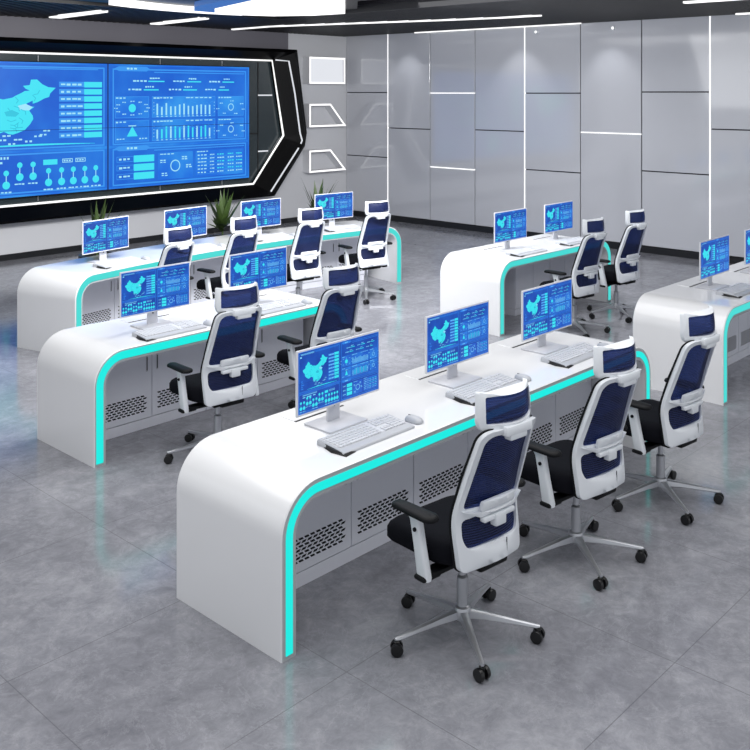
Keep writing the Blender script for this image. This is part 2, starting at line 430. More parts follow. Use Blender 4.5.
        for k in range(7):
            a = 2 * PI * k / 7 + .3; dashes(u + .058 * math.cos(a) * 1.25 / asp * 2 - .006, t + .058 * math.sin(a), u + .058 * math.cos(a) * 1.25 / asp * 2 + .008, .009, 3, 2)
    u, t = R(.155), .355
    disc(u, t, .034, 2)
    for k in range(12):
        a = 2 * PI * k / 12; dashes(u + .1 * math.cos(a) / asp * 1.5 - .006, t + .055 * math.sin(a) - .004, u + .1 * math.cos(a) / asp * 1.5 + .008, .009, 3, 2)
    poly([(R(.155), .5), (R(.19), .585), (R(.12), .585)], 2, 4); rect(R(.13), .495, R(.18), .503, 3, 4)
    dashes(R(.055), .6, R(.11), .01, 3, 3); dashes(R(.2), .6, R(.255), .01, 3, 3)
    for k in range(3):
        t = .745 + k * .07
        frame(R(.055), t, R(.165), t + .045, 1, .0015, 3); dashes(R(.07), t + .015, R(.15), .017, 3, 3); rect(R(.165), t - .004, R(.3), t + .052, 2, 3)
    rect(R(.325), .73, R(.57), .955, 0, 2); rect(R(.59), .73, R(.955), .955, 0, 2)
    dashes(R(.34), .74, R(.44), .01, 3, 4); ring(R(.445), .845, .05, .009, 3, 3)
    for (s, t) in ((.34, .79), (.35, .9), (.49, .77), (.52, .84)): dashes(R(s), t, R(s + .045), .012, 3, 2); dashes(R(s), t + .018, R(s + .045), .01, 3, 2)
    dashes(R(.6), .735, R(.69), .01, 3, 4)
    for k in range(6):
        t = .765 + k * .03
        for s, w in ((.605, .07), (.695, .035), (.75, .055), (.83, .05), (.895, .05)): dashes(R(s), t, R(s + w), .011, 3 if (k % 2 or s < .7) else 2, 3)
        rect(R(.6), t + .018, R(.95), t + .0205, 1, 3)
    # split lines of the picture
    rect(.4975, 0, .5025, 1, 5, 5); rect(0, .507, 1, .511, 5, 5)
ART_M = [emit('screen_blue', rgb(16, 88, 200), 1.0), emit('screen_line', rgb(42, 128, 228), 1.0), emit('screen_cyan', rgb(52, 226, 240), 1.0),
         emit('screen_pale', rgb(128, 214, 246), 1.0), emit('screen_deep', rgb(12, 66, 168), 1.0), emit('screen_split', rgb(22, 56, 140), 1.0), emit('screen_teal', rgb(34, 186, 216), 1.0)]
# the small monitors are a little deeper in tone than the wall
ART_W = [emit('wall_screen_blue', rgb(22, 108, 222), 1.0), emit('wall_screen_line', rgb(56, 150, 240), 1.0), emit('wall_screen_cyan', rgb(64, 226, 244), 1.0),
         emit('wall_screen_pale', rgb(160, 228, 250), 1.0), emit('wall_screen_deep', rgb(18, 94, 208), 1.0), emit('wall_screen_split', rgb(20, 56, 130), 1.0), emit('wall_screen_teal', rgb(44, 196, 222), 1.0)]

def picture_glow(m, c2, sc):
    # soft lighter haze that is part of the displayed picture
    n = m.node_tree.nodes; l = m.node_tree.links; p = n['Principled BSDF']
    tc = n.new('ShaderNodeTexCoord'); t = n.new('ShaderNodeTexNoise'); t.inputs['Scale'].default_value = sc; t.inputs['Detail'].default_value = 3
    mx = n.new('ShaderNodeMix'); mx.data_type = 'RGBA'; mx.inputs[6].default_value = p.inputs['Emission Color'].default_value; mx.inputs[7].default_value = c2
    r_ = n.new('ShaderNodeMapRange'); r_.inputs[1].default_value = .4; r_.inputs[2].default_value = .68; r_.inputs[4].default_value = .75
    l.new(tc.outputs['Object'], t.inputs['Vector']); l.new(t.outputs['Fac'], r_.inputs[0]); l.new(r_.outputs[0], mx.inputs[0]); l.new(mx.outputs[2], p.inputs['Emission Color'])
picture_glow(ART_W[0], rgb(52, 158, 240), 1.3); picture_glow(ART_W[4], rgb(34, 126, 228), 1.1)
picture_glow(ART_M[0], rgb(46, 140, 232), 9); picture_glow(ART_M[4], rgb(22, 100, 206), 8)
# ================================================================= SCREEN WALL
def poly_prism(bm, pts, y0, y1, mi=0):
    A = [bm.verts.new((x, y0, z)) for x, z in pts]; B = [bm.verts.new((x, y1, z)) for x, z in pts]
    fs = [bm.faces.new(A), bm.faces.new(B[::-1])]
    for i in range(len(pts)): j = (i + 1) % len(pts); fs.append(bm.faces.new((A[j], A[i], B[i], B[j])))
    for f in fs: f.material_index = mi
    bmesh.ops.recalc_face_normals(bm, faces=bm.faces)
SXC = 8.08
def mirror_loop(half):     # half: points from top to bottom on the right
    return half + [(2 * SXC - x, z) for x, z in reversed(half)]
inner = mirror_loop([(11.54, 3.09), (11.82, 1.68), (11.09, .815)])
outerp = mirror_loop([(11.93, 3.24), (12.19, 1.72), (12.15, 1.5), (11.40, .62)])
outer_w = mirror_loop([(12.02, 3.30), (12.27, 1.72), (12.22, 1.47), (11.46, .58)])
vw = thing('video_wall_surround', 'black angular surround with white light lines framing the huge blue wall screen', 'screen surround', (SXC, YL, 0))
bm = bmesh.new()
def stripring(bm, loops):      # loops: list of lists of (x,y,z)
    V = [[bm.verts.new((p[0] - SXC, p[1] - YL, p[2])) for p in lp] for lp in loops]
    n = len(V[0])
    for a, b in zip(V, V[1:]):
        for i in range(n): bm.faces.new((a[i], a[(i + 1) % n], b[(i + 1) % n], b[i]))
i4 = mirror_loop([(11.54, 3.09), (11.82, 1.68), (11.80, 1.62), (11.09, .815)])
stripring(bm, [[(x, YL - .02, z) for x, z in i4], [(x, YL - .10, z) for x, z in i4], [(x, YL - .30, z) for x, z in outerp],
               [(x, YL - .27, z) for x, z in outer_w], [(x, YL - .001, z) for x, z in outer_w]])
bmesh.ops.recalc_face_normals(bm, faces=bm.faces)
link('frame', bm, M['frame_black'], vw, smooth=20)
bm = bmesh.new(); poly_prism(bm, [(x - SXC, z) for x, z in inner], -.03, -.005); link('backdrop', bm, M['backdrop'], vw, smooth=0)
# backdrop seams and short light dashes
for sx in (1, -1):
    bm = bmesh.new(); box(bm, sx * 3.18 - .012, sx * 3.18 + .012, -.034, -.028, .84, 3.05); box(bm, min(sx * 2.9, sx * 3.18), max(sx * 2.9, sx * 3.18), -.034, -.028, 1.72, 1.745)
    link('backdrop_seam', bm, M['slot'], vw, smooth=0)
    for z, e in ((2.44, 3.52), (1.40, 3.42)):
        bm = bmesh.new(); box(bm, min(sx * 3.18, sx * e), max(sx * 3.18, sx * e), -.038, -.028, z - .012, z + .012); link('light_line', bm, M['led_soft'], vw, smooth=0)
def ribbon(bm, pts, w, closed=False):
    """flat strip of width w and small thickness following 3d pts lying near an x-z plane"""
    P = [Vector(p) for p in pts]; n = len(P); L = []
    for i in range(n):
        a = P[i - 1] if (closed or i > 0) else P[i]; b = P[(i + 1) % n] if (closed or i < n - 1) else P[i]
        t = (b - a); t.y = 0; t.normalize(); nrm = Vector((-t.z, 0, t.x)); L.append((P[i] + nrm * w / 2, P[i] - nrm * w / 2))
    rings = [[q + Vector((0, -.008, 0)), s + Vector((0, -.008, 0)), s + Vector((0, .01, 0)), q + Vector((0, .01, 0))] for q, s in L]
    vs = [[bm.verts.new(c) for c in r] for r in rings]
    rng = range(n) if closed else range(n - 1)
    for i in rng:
        a, b = vs[i], vs[(i + 1) % n]
        for k in range(4): bm.faces.new((a[k], a[(k + 1) % 4], b[(k + 1) % 4], b[k]))
    if not closed: bm.faces.new(vs[0]); bm.faces.new(vs[-1][::-1])
    bmesh.ops.recalc_face_normals(bm, faces=bm.faces)
bm = bmesh.new(); ribbon(bm, [(x - SXC, -.105, z) for x, z in inner], .034, True); link('inner_light_line', bm, M['led'], vw, smooth=0)
for sx in (1, -1):
    bm = bmesh.new(); ribbon(bm, [(sx * (x - SXC), y, z) for x, y, z in ((11.60, -.13, 3.10), (11.82, -.26, 3.08), (11.96, -.272, 2.48), (12.085, -.282, 1.72), (12.13, -.29, 1.58), (12.10, -.286, 1.52))], .022)
    link('outer_light_line', bm, M['led_soft'], vw, smooth=0)
    bm = bmesh.new(); ribbon(bm, [(sx * (x - SXC), y, z) for x, y, z in ((12.04, -.29, 1.44), (11.35, -.295, .67))], .022)
    link('outer_light_line', bm, M['led_soft'], vw, smooth=0)
ws = thing('video_wall', 'huge blue wall screen showing a cyan map, tables and charts', 'screen', (SXC, YL - .13, 1.945))
SW, SH = 5.78, 2.01
bm = bmesh.new(); box(bm, -SW / 2 - .012, SW / 2 + .012, 0.004, .09, -SH / 2 - .012, SH / 2 + .012, .005, 1); link('housing', bm, M['frame_black'], ws, smooth=0)
bm = bmesh.new(); art(bm, SW, SH, .0012); link('display', bm, ART_W, ws, smooth=0)
for x in (-2.3, -1.13, 1.05, 2.35):
    bm = bmesh.new(); tube(bm, [(x, .096, -1.10), (x, .096, 1.11)], .006, 6); link('support_rod', bm, M['silver'], ws)

# ---- shelves on the left wall
def wall_frame(label, pts, lit):
    t = thing('wall_light_box', label, 'wall light', (12.97, YL, 0), 0, 'light frames on the left wall')
    D = .2
    P = [(x - 12.97, z) for x, z in pts]
    cx = sum(p[0] for p in P) / len(P); cz = sum(p[1] for p in P) / len(P)
    inn = []
    for i in range(len(P)):                     # inset polygon
        a, p, b = Vector(P[i - 1]), Vector(P[i]), Vector(P[(i + 1) % len(P)])
        d1 = (p - a).normalized(); d2 = (b - p).normalized(); n1 = Vector((d1.y, -d1.x)); n2 = Vector((d2.y, -d2.x))
        m = (n1 + n2); m = m / max(.3, m.length_squared) * 2
        inn.append(tuple(p + m * .035))
    if not inside(inn[0], P): inn = [tuple(Vector(p) * 2 - Vector(q)) for p, q in zip(P, inn)]
    bm = bmesh.new(); n = len(P)
    def lp(Q, y): return [bm.verts.new((x, y, z)) for x, z in Q]
    o0, o1, i1, i0 = lp(P, -.001), lp(P, -D), lp(inn, -D), lp(inn, -.001)
    for a, b in ((o0, o1), (o1, i1), (i1, i0)):
        for i in range(n): bm.faces.new((a[i], a[(i + 1) % n], b[(i + 1) % n], b[i]))
    bmesh.ops.recalc_face_normals(bm, faces=bm.faces)
    link('frame', bm, M['wall_grey'], t, smooth=0)
    bm = bmesh.new(); o1, i1 = lp(P, -D - .004), lp(inn, -D - .004); o2, i2 = lp(P, -D), lp(inn, -D)
    for a, b in ((o2, o1), (o1, i1), (i1, i2)):
        for i in range(n): bm.faces.new((a[i], a[(i + 1) % n], b[(i + 1) % n], b[i]))
    bmesh.ops.recalc_face_normals(bm, faces=bm.faces)
    link('light_rim', bm, M['led'], t, smooth=0)
    if lit:
        bm = bmesh.new(); poly_prism(bm, inn, -D + .03, -D + .05); link('diffuser', bm, M['led_soft'], t, smooth=0)
wall_frame('closed rectangular light box with a glowing white face, topmost on the left wall', [(12.40, 3.18), (13.37, 3.18), (13.37, 2.66), (12.40, 2.66)], True)
wall_frame('slant-ended white-rimmed open frame, middle one of the three on the left wall', [(12.40, 2.27), (12.97, 2.27), (13.40, 1.82), (12.40, 1.82)], False)
wall_frame('slant-ended white-rimmed open frame, lowest one just above the potted plant', [(12.40, 1.37), (12.97, 1.37), (13.40, .94), (12.40, .94)], False)

# ---- ceiling lights
def bar_light(label, pts, w=.09, group='linear ceiling lights'):
    bm = bmesh.new(); P = [Vector((x, y, ZC - .02)) for x, y in pts]; n = len(P); V = []
    for i in range(n):
        t = (P[min(i + 1, n - 1)] - P[max(0, i - 1)]).normalized(); s = Vector((-t.y, t.x, 0)) * w / 2
        V.append([bm.verts.new(P[i] + s), bm.verts.new(P[i] - s), bm.verts.new(P[i] - s + Vector((0, 0, .03))), bm.verts.new(P[i] + s + Vector((0, 0, .03)))])
    for a, b in zip(V, V[1:]):
        for k in range(4): bm.faces.new((a[k], a[(k + 1) % 4], b[(k + 1) % 4], b[k]))
    bm.faces.new(V[0]); bm.faces.new(V[-1][::-1]); bmesh.ops.recalc_face_normals(bm, faces=bm.faces)
    o = link('linear_ceiling_light', bm, M['led'], smooth=0); return tag(o, label, 'ceiling light', group)
bar_light('short white bar light in the black slats, leftmost above the wall screen', [(7.0, 13.15), (6.9, 11.65)], .18)
bar_light('short white bar light in the black slats, above the middle of the wall screen', [(8.78, 13.2), (8.62, 11.65)], .17)
bar_light('long gently curved white light line in the black slatted ceiling beside the right wall', [(10.5, 13.35), (10.45, 12.3), (10.62, 11.7), (10.95, 10.6), (11.35, 9.3), (11.6, 8.3), (11.65, 7.65)], .06)
bar_light('white bar light at the ceiling edge right above the tall glowing wall seam at right', [(11.2, 5.25), (11.2, 4.2)], .09)
bar_light('thin white light line along the top of the right panelled wall', [(13.42, 11.6), (13.42, 8.05)], .03)
bar_light('white bar light at the top of the right wall, nearest to the picture edge', [(13.35, 5.48), (13.35, 3.9)], .08)
# big rounded ceiling lamp
lamp = thing('ceiling_lamp', 'big rounded white ceiling lamp with a blue patch, above the wall screen', 'ceiling lamp', (7.0, 8.0, ZC))
def prismz(bm, pts, z0, z1):
    A = [bm.verts.new((x, y, z0)) for x, y in pts]; B = [bm.verts.new((x, y, z1)) for x, y in pts]
    bm.faces.new(A); bm.faces.new(B[::-1])
    for i in range(len(pts)): j = (i + 1) % len(pts); bm.faces.new((A[j], A[i], B[i], B[j]))
    bmesh.ops.recalc_face_normals(bm, faces=bm.faces)
arc_o, arc_i = [], []
for k in range(15):
    a_ = math.radians(112 - 39 * k / 14); arc_o.append((.62 + 3.3 * math.cos(a_), -.44 + 3.3 * math.sin(a_))); arc_i.append((.62 + 3.02 * math.cos(a_), -.44 + 3.02 * math.sin(a_)))
bm = bmesh.new(); prismz(bm, arc_o + arc_i[::-1], -.02, .04); link('light_arc', bm, M['lamp'], lamp, smooth=0)
bm = bmesh.new(); prismz(bm, [(.62, 2.05), (1.0, 2.50), (1.45, 2.58), (1.9, 2.38), (2.22, 1.9), (2.30, 1.32), (1.6, .62), (1.0, .02), (.2, .7)], -.03, .04); link('bright_panel', bm, M['lamp'], lamp, smooth=0)
bm = bmesh.new(); prismz(bm, [(.62, 2.52), (.98, 2.54), (.60, 2.05), (.18, .7), (.0, 1.1), (.25, 2.0)], -.025, .04); link('blue_panel', bm, M['lamp_blue'], lamp, smooth=0)
bm = bmesh.new(); prismz(bm, [(-2.4, 2.2), (-1.0, 3.0), (1.0, 3.03), (2.0, 2.8), (2.42, 2.2), (2.42, 1.2), (1.0, -.2), (-2.4, -.2)], .041, .12); link('housing', bm, M['soffit'], lamp, smooth=0)
# wall washers
for i, (y, lb) in enumerate(((9.01, 'small round white spotlight high on the right wall, left one'), (7.56, 'small round white spotlight high on the right wall, right one'))):
    t = thing('wall_spotlight', lb, 'spotlight', (XR, y, 3.52), 0, 'spotlights on the right wall')
    bm = bmesh.new(); lathe(bm, [(.03, -.04), (.03, 0)], axis='x', n=12); link('housing', bm, M['chair_white'], t)
    bm = bmesh.new(); lathe(bm, [(.022, -.045), (.022, -.039)], axis='x', n=12); link('lens', bm, M['led'], t)

# ================================================================= DESKS
H = .75
def desk(label, X0, X1, Yf, stations, warp=None, depth=.79, e0=.025, e1=.064, cable=True, strip='cyan', group='curved white control desks'):
    t = thing('control_desk', label, 'desk', (X0, Yf, 0), 0, group); L = X1 - X0
    def W_(x, y):
        g = warp(x + X0); th = math.atan((warp(x + X0 + .01) - g) / .01)
        return x - y * math.sin(th), g + y * math.cos(th)
    W = W_ if warp else None
    R, T = .225, .085
    def arch(off):                   # open path, inset by off from the outer outline
        r = R - off if off < R - .04 else .04; pts = [(off, 0)]
        for k in range(13):
            a = PI - PI / 2 * k / 12; pts.append((off + r + r * math.cos(a), H - off - r + r * math.sin(a)))
        m = 24
        x0, x1 = off + r, L - off - r
        for k in range(1, m): pts.append((x0 + (x1 - x0) * k / m, H - off))
        for k in range(13):
            a = PI / 2 - PI / 2 * k / 12; pts.append((L - off - r + r * math.cos(a), H - off - r + r * math.sin(a)))
        pts.append((L - off, 0)); return pts
    o, i = arch(0), arch(T)
    bm = bmesh.new(); Y = [.0, .006, depth - .006, depth]
    def row(P, y): return [bm.verts.new((x, y, z)) for x, z in P]
    of0 = row(arch(.005), 0); of = row(o, .006); ob = row(o, depth - .006); ob0 = row(arch(.005), depth); ib = row(i, depth); if_ = row(i, 0)
    n = len(o)
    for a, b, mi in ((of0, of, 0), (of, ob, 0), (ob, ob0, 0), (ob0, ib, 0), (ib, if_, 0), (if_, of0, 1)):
        for k in range(n - 1): bm.faces.new((a[k], a[k + 1], b[k + 1], b[k])).material_index = mi
    for k in (0, n - 1): bm.faces.new((of0[k], of[k], ob[k], ob0[k], ib[k], if_[k]))
    bmesh.ops.recalc_face_normals(bm, faces=bm.faces)
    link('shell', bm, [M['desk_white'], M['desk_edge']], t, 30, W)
    bm = bmesh.new(); a, b = arch(e0), arch(e1); q = [(x, max(z, .02)) for x, z in a]; s = [(x, max(z, .02)) for x, z in b]
    A = row(q, -.004); B = row(s, -.004); A2 = row(q, .004); B2 = row(s, .004)
    for p, r2 in ((A, B), (A2, A), (B, B2)):
        for k in range(n - 1): bm.faces.new((p[k], p[k + 1], r2[k + 1], r2[k]))
    bmesh.ops.recalc_face_normals(bm, faces=bm.faces)
    link('light_strip', bm, M[strip], t, 30, W)
    # modesty panel at the back, inside the arch
    bm = bmesh.new(); ni = 12
    for k in range(ni):
        xa, xb = T + (L - 2 * T) * k / ni, T + (L - 2 * T) * (k + 1) / ni
        def zt(x): return H - T - .001 if .3 < x < L - .3 else H - T - .1
        vs = [bm.verts.new(p) for p in ((xa, depth - .03, .02), (xb, depth - .03, .02), (xb, depth - .03, zt(xb)), (xa, depth - .03, zt(xa)))]
        ws_ = [bm.verts.new((v.co.x, v.co.y + .015, v.co.z)) for v in vs]
        bm.faces.new(vs); bm.faces.new(ws_[::-1])
        for c in range(4): bm.faces.new((vs[(c + 1) % 4], vs[c], ws_[c], ws_[(c + 1) % 4]))
    bmesh.ops.recalc_face_normals(bm, faces=bm.faces)
    link('back_panel', bm, M['cabinet'], t, 0, W)
    if cable:
        for sx in stations:
            x = sx - X0; wy = 0
            bm = bmesh.new(); box(bm, x + .16, x + .52, .62 + wy, .73 + wy, H - .001, H + .003, .001, 1); fl = link('cable_flap', bm, M['desk_white'], t, 0)
            bm = bmesh.new(); box(bm, x + .16, x + .52, .607 + wy, .6195 + wy, H - .001, H + .002); link('cable_slot', bm, M['slot'], fl, 0)
    return t
def cabinet(label, x0, x1, yf, yb, vents=True, handles=True, warp=None, top=.66, group='steel cabinets under the desks'):
    w = x1 - x0; rz = math.atan((warp(x1) - warp(x0)) / w) if warp else 0; xm = (x0 + x1) / 2
    t = thing('cabinet', label, 'cabinet', (xm - (yf - 8.47) * math.sin(rz), 8.47 + warp(xm) + (yf - 8.47) * math.cos(rz), 0) if warp else (xm, yf, 0), rz, group)
    D = yb - yf
    bm = bmesh.new(); box(bm, -w / 2 + .002, w / 2 - .002, .018, D, .075, top, .002, 1); link('body', bm, M['cabinet'], t, 0)
    bm = bmesh.new(); box(bm, -w / 2 + .002, w / 2 - .002, .004, D, 0, .073, .002, 1); link('plinth', bm, M['cabinet'], t, 0)
    for s in (-1, 1):
        xa, xb = (-w / 2 + .003, -.003) if s < 0 else (.003, w / 2 - .003)
        bm = bmesh.new(); box(bm, xa, xb, 0, .017, .08, top - .004, .002, 1); d = link('door', bm, M['cabinet'], t, 0)
        if handles:
            hx = s * .045
            bm = bmesh.new(); box(bm, hx - .008, hx + .008, -.004, .002, .42, .54, .003, 2); link('handle', bm, M['mon_white'], d)
            bm = bmesh.new(); box(bm, hx - .0045, hx + .0045, -.0055, .0, .43, .53, .001, 1); link('handle_slot', bm, M['cab_seam'], d, 0)
        if vents:
            bm = bmesh.new(); za, zb = .125, .255; rows = 7; colsn = 10
            px = (xb - xa - .10) / colsn; pz = (zb - za) / rows
            for r in range(rows):
                for c in range(colsn):
                    cx = xa + .05 + px * (c + .5) + (px * .25 if r % 2 else -px * .25); cz = za + pz * (r + .5)
                    hw, hh, sk = px * .36, pz * .32, px * .12 * (1 if r % 2 else -1)
                    vs = [bm.verts.new((cx + dx, -.0008, cz + dz)) for dx, dz in ((-hw - sk, -hh), (hw - sk, -hh), (hw + sk, hh), (-hw + sk, hh))]
                    bm.faces.new(vs)
            link('vent_grille', bm, M['hole'], d, 0)
    return t

desk('nearest white arched desk with a bright cyan edge, three blue monitors on top', 2.73, 6.15, 3.13, (3.20, 4.21, 5.19))
desk('white arched desk in the middle of the left side, two monitors on top', 3.295, 5.68, 5.66, (3.78, 4.78), e0=.014, e1=.066)
WB = lambda x: -.052 * (x - 7.07) ** 2
desk('long white bowed desk at the back under the wall screen, four monitors', 4.54, 9.25, 8.47, (), warp=WB, e0=.012, e1=.07, cable=False, strip='cyan_pale')
desk('white arched desk standing free at the back right, two monitors and no vents', 7.91, 10.17, 5.69, (8.30, 9.28), e0=.012, e1=.066, strip='cyan_pale')
desk('white arched desk cut off by the right picture edge', 7.39, 10.8, 3.14, (7.95, 8.93), e0=.010, e1=.062, strip='cyan_pale')

for x0, x1, lb in ((3.075, 4.085, 'vented grey cabinet under the nearest desk, leftmost of its three'), (4.087, 5.095, 'vented grey cabinet under the nearest desk, middle of its three'),
                   (5.097, 6.05, 'vented grey cabinet under the nearest desk, rightmost of its three')):
    cabinet(lb, x0, x1, 3.54, 3.88, group='cabinets under the nearest desk')
for x0, x1, lb in ((3.50, 4.50, 'vented grey cabinet under the two-monitor left desk, at its left end'), (4.502, 5.53, 'vented grey cabinet under the two-monitor left desk, at its right end')):
    cabinet(lb, x0, x1, 6.05, 6.40, group='cabinets under the left middle desk')
for x0, x1, lb in ((4.93, 5.87, 'vented grey cabinet under the long back desk, at its left end'), (5.89, 6.93, 'vented grey cabinet under the long back desk, second from the left'),
                   (6.95, 7.99, 'vented grey cabinet under the long back desk, third from the left'), (8.01, 9.06, 'vented grey cabinet under the long back desk, at its right end')):
    cabinet(lb, x0, x1, 8.90, 9.20, warp=WB, group='cabinets under the back desk')
for x0, x1, lb in ((8.75, 9.45, 'plain grey cabinet without vents under the back right desk, left one'), (9.455, 10.08, 'plain grey cabinet without vents under the back right desk, right one')):
    cabinet(lb, x0, x1, 6.08, 6.36, vents=False, handles=False, group='cabinets under the back right desk')
for x0, x1, lb in ((7.72, 8.72, 'vented grey cabinet under the desk at the right picture edge, left one'), (8.722, 9.72, 'vented grey cabinet under the desk at the right picture edge, right one')):
    cabinet(lb, x0, x1, 3.56, 3.88, group='cabinets under the right edge desk')

# ================================================================= MONITOR, KEYBOARD, MOUSE
def make_monitor():
    t = thing('monitor', '', 'monitor', (0, 0, 0), 0, 'blue-screened monitors on the desks')
    w, z0, z1 = .612, .105, .44
    bm = bmesh.new(); box(bm, -w / 2, w / 2, 0, .013, z0, z1, .003, 2); box(bm, -.16, .16, .012, .045, z0 + .07, z1 - .09, .008, 2); link('housing', bm, M['mon_white'], t)
    bm = bmesh.new(); art(bm, w - .018, z1 - z0 - .02, .00022)
    for v in bm.verts: v.co.y -= .0006; v.co.z += (z0 + z1) / 2 + .001
    link('display', bm, ART_M, t, 0)
    bm = bmesh.new(); box(bm, -.045, .045, .045, .060, .006, z0 + .14, .005, 2); link('stand_neck', bm, M['mon_white'], t)
    bm = bmesh.new(); box(bm, -.145, .135, -.075, .125, 0, .010, .004, 2); link('stand_base', bm, M['mon_white'], t)
    bm = bmesh.new(); lathe(bm, [(.006, -.0), (.006, .004)], axis='y', n=12, cy=.0415, cz=.09); link('cable_hole', bm, M['slot'], t)
    return t
def make_keyboard():
    t = thing('keyboard', '', 'keyboard', (0, 0, 0), 0, 'white keyboards on the desks')
    bm = bmesh.new()
    A = [(-.265, -.10), (.255, -.10), (.265, .10), (-.255, .10)]
    loft(bm, [[(x * 1.0, y, 0.0) for x, y in A], [(x, y, .010 + .010 * (y > 0)) for x, y in A], [(x * .985, y * .96, .014 + .014 * (y > 0)) for x, y in A]])
    link('body', bm, M['kb_white'], t, 20)
    bm = bmesh.new()
    loft(bm, [[(-.243, -.046, .0165), (.247, -.046, .0165), (.247, .09, .0275), (-.243, .09, .0275)], [(-.243, -.046, .0185), (.247, -.046, .0185), (.247, .09, .0295), (-.243, .09, .0295)]])
    for r in range(6):
        y = .078 - r * .0225 - (.006 if r else 0)
        z = .014 + .014 * (y + .1) / .2
        for sec, (xa, k) in enumerate(((-.24, 14), (.085, 3), (.155, 4))):
            if sec == 1 and r == 3: continue
            if sec == 0 and r == 5: spec = [.025, .025, .025, .125, .025, .025, .025, .022]
            else: spec = [.0215] * k
            x = xa
            for wkey in spec:
                box(bm, x + .001, x + wkey - .002, y - .0095, y + .0095, z - .002, z + .007, .0015, 1); x += wkey
    link('keys', bm, M['key_white'], t, 0)
    bm = bmesh.new()       # dark foot at the left side
    loft(bm, [[(-.280, -.025, .0005), (-.268, -.118, .0005), (-.185, -.106, .0005), (-.25, .075, .0005)], [(-.272, -.035, .016), (-.260, -.108, .010), (-.215, -.101, .010), (-.25, .07, .022)]])
    link('side_foot', bm, M['kb_black'], t, 0)
    return t
def make_mouse():
    t = thing('computer_mouse', '', 'mouse', (0, 0, 0), 0, 'white mice beside the keyboards')
    bm = bmesh.new(); rings = []
    for z, s in ((0, .92), (.004, 1), (.012, .98), (.022, .82), (.029, .5), (.031, .15)):
        rings.append([(x * s, y * (s * .9 + .1) + (1 - s) * .008, z) for x, y in rrect(.031, .055, .029, 5)])
    loft(bm, rings); link('shell', bm, M['kb_white'], t, 60)
    bm = bmesh.new(); box(bm, -.003, .003, .022, .040, .022, .031, .0015, 1); link('scroll_wheel', bm, M['cab_seam'], t)
    return t
mon0, kb0, ms0 = make_monitor(), make_keyboard(), make_mouse()

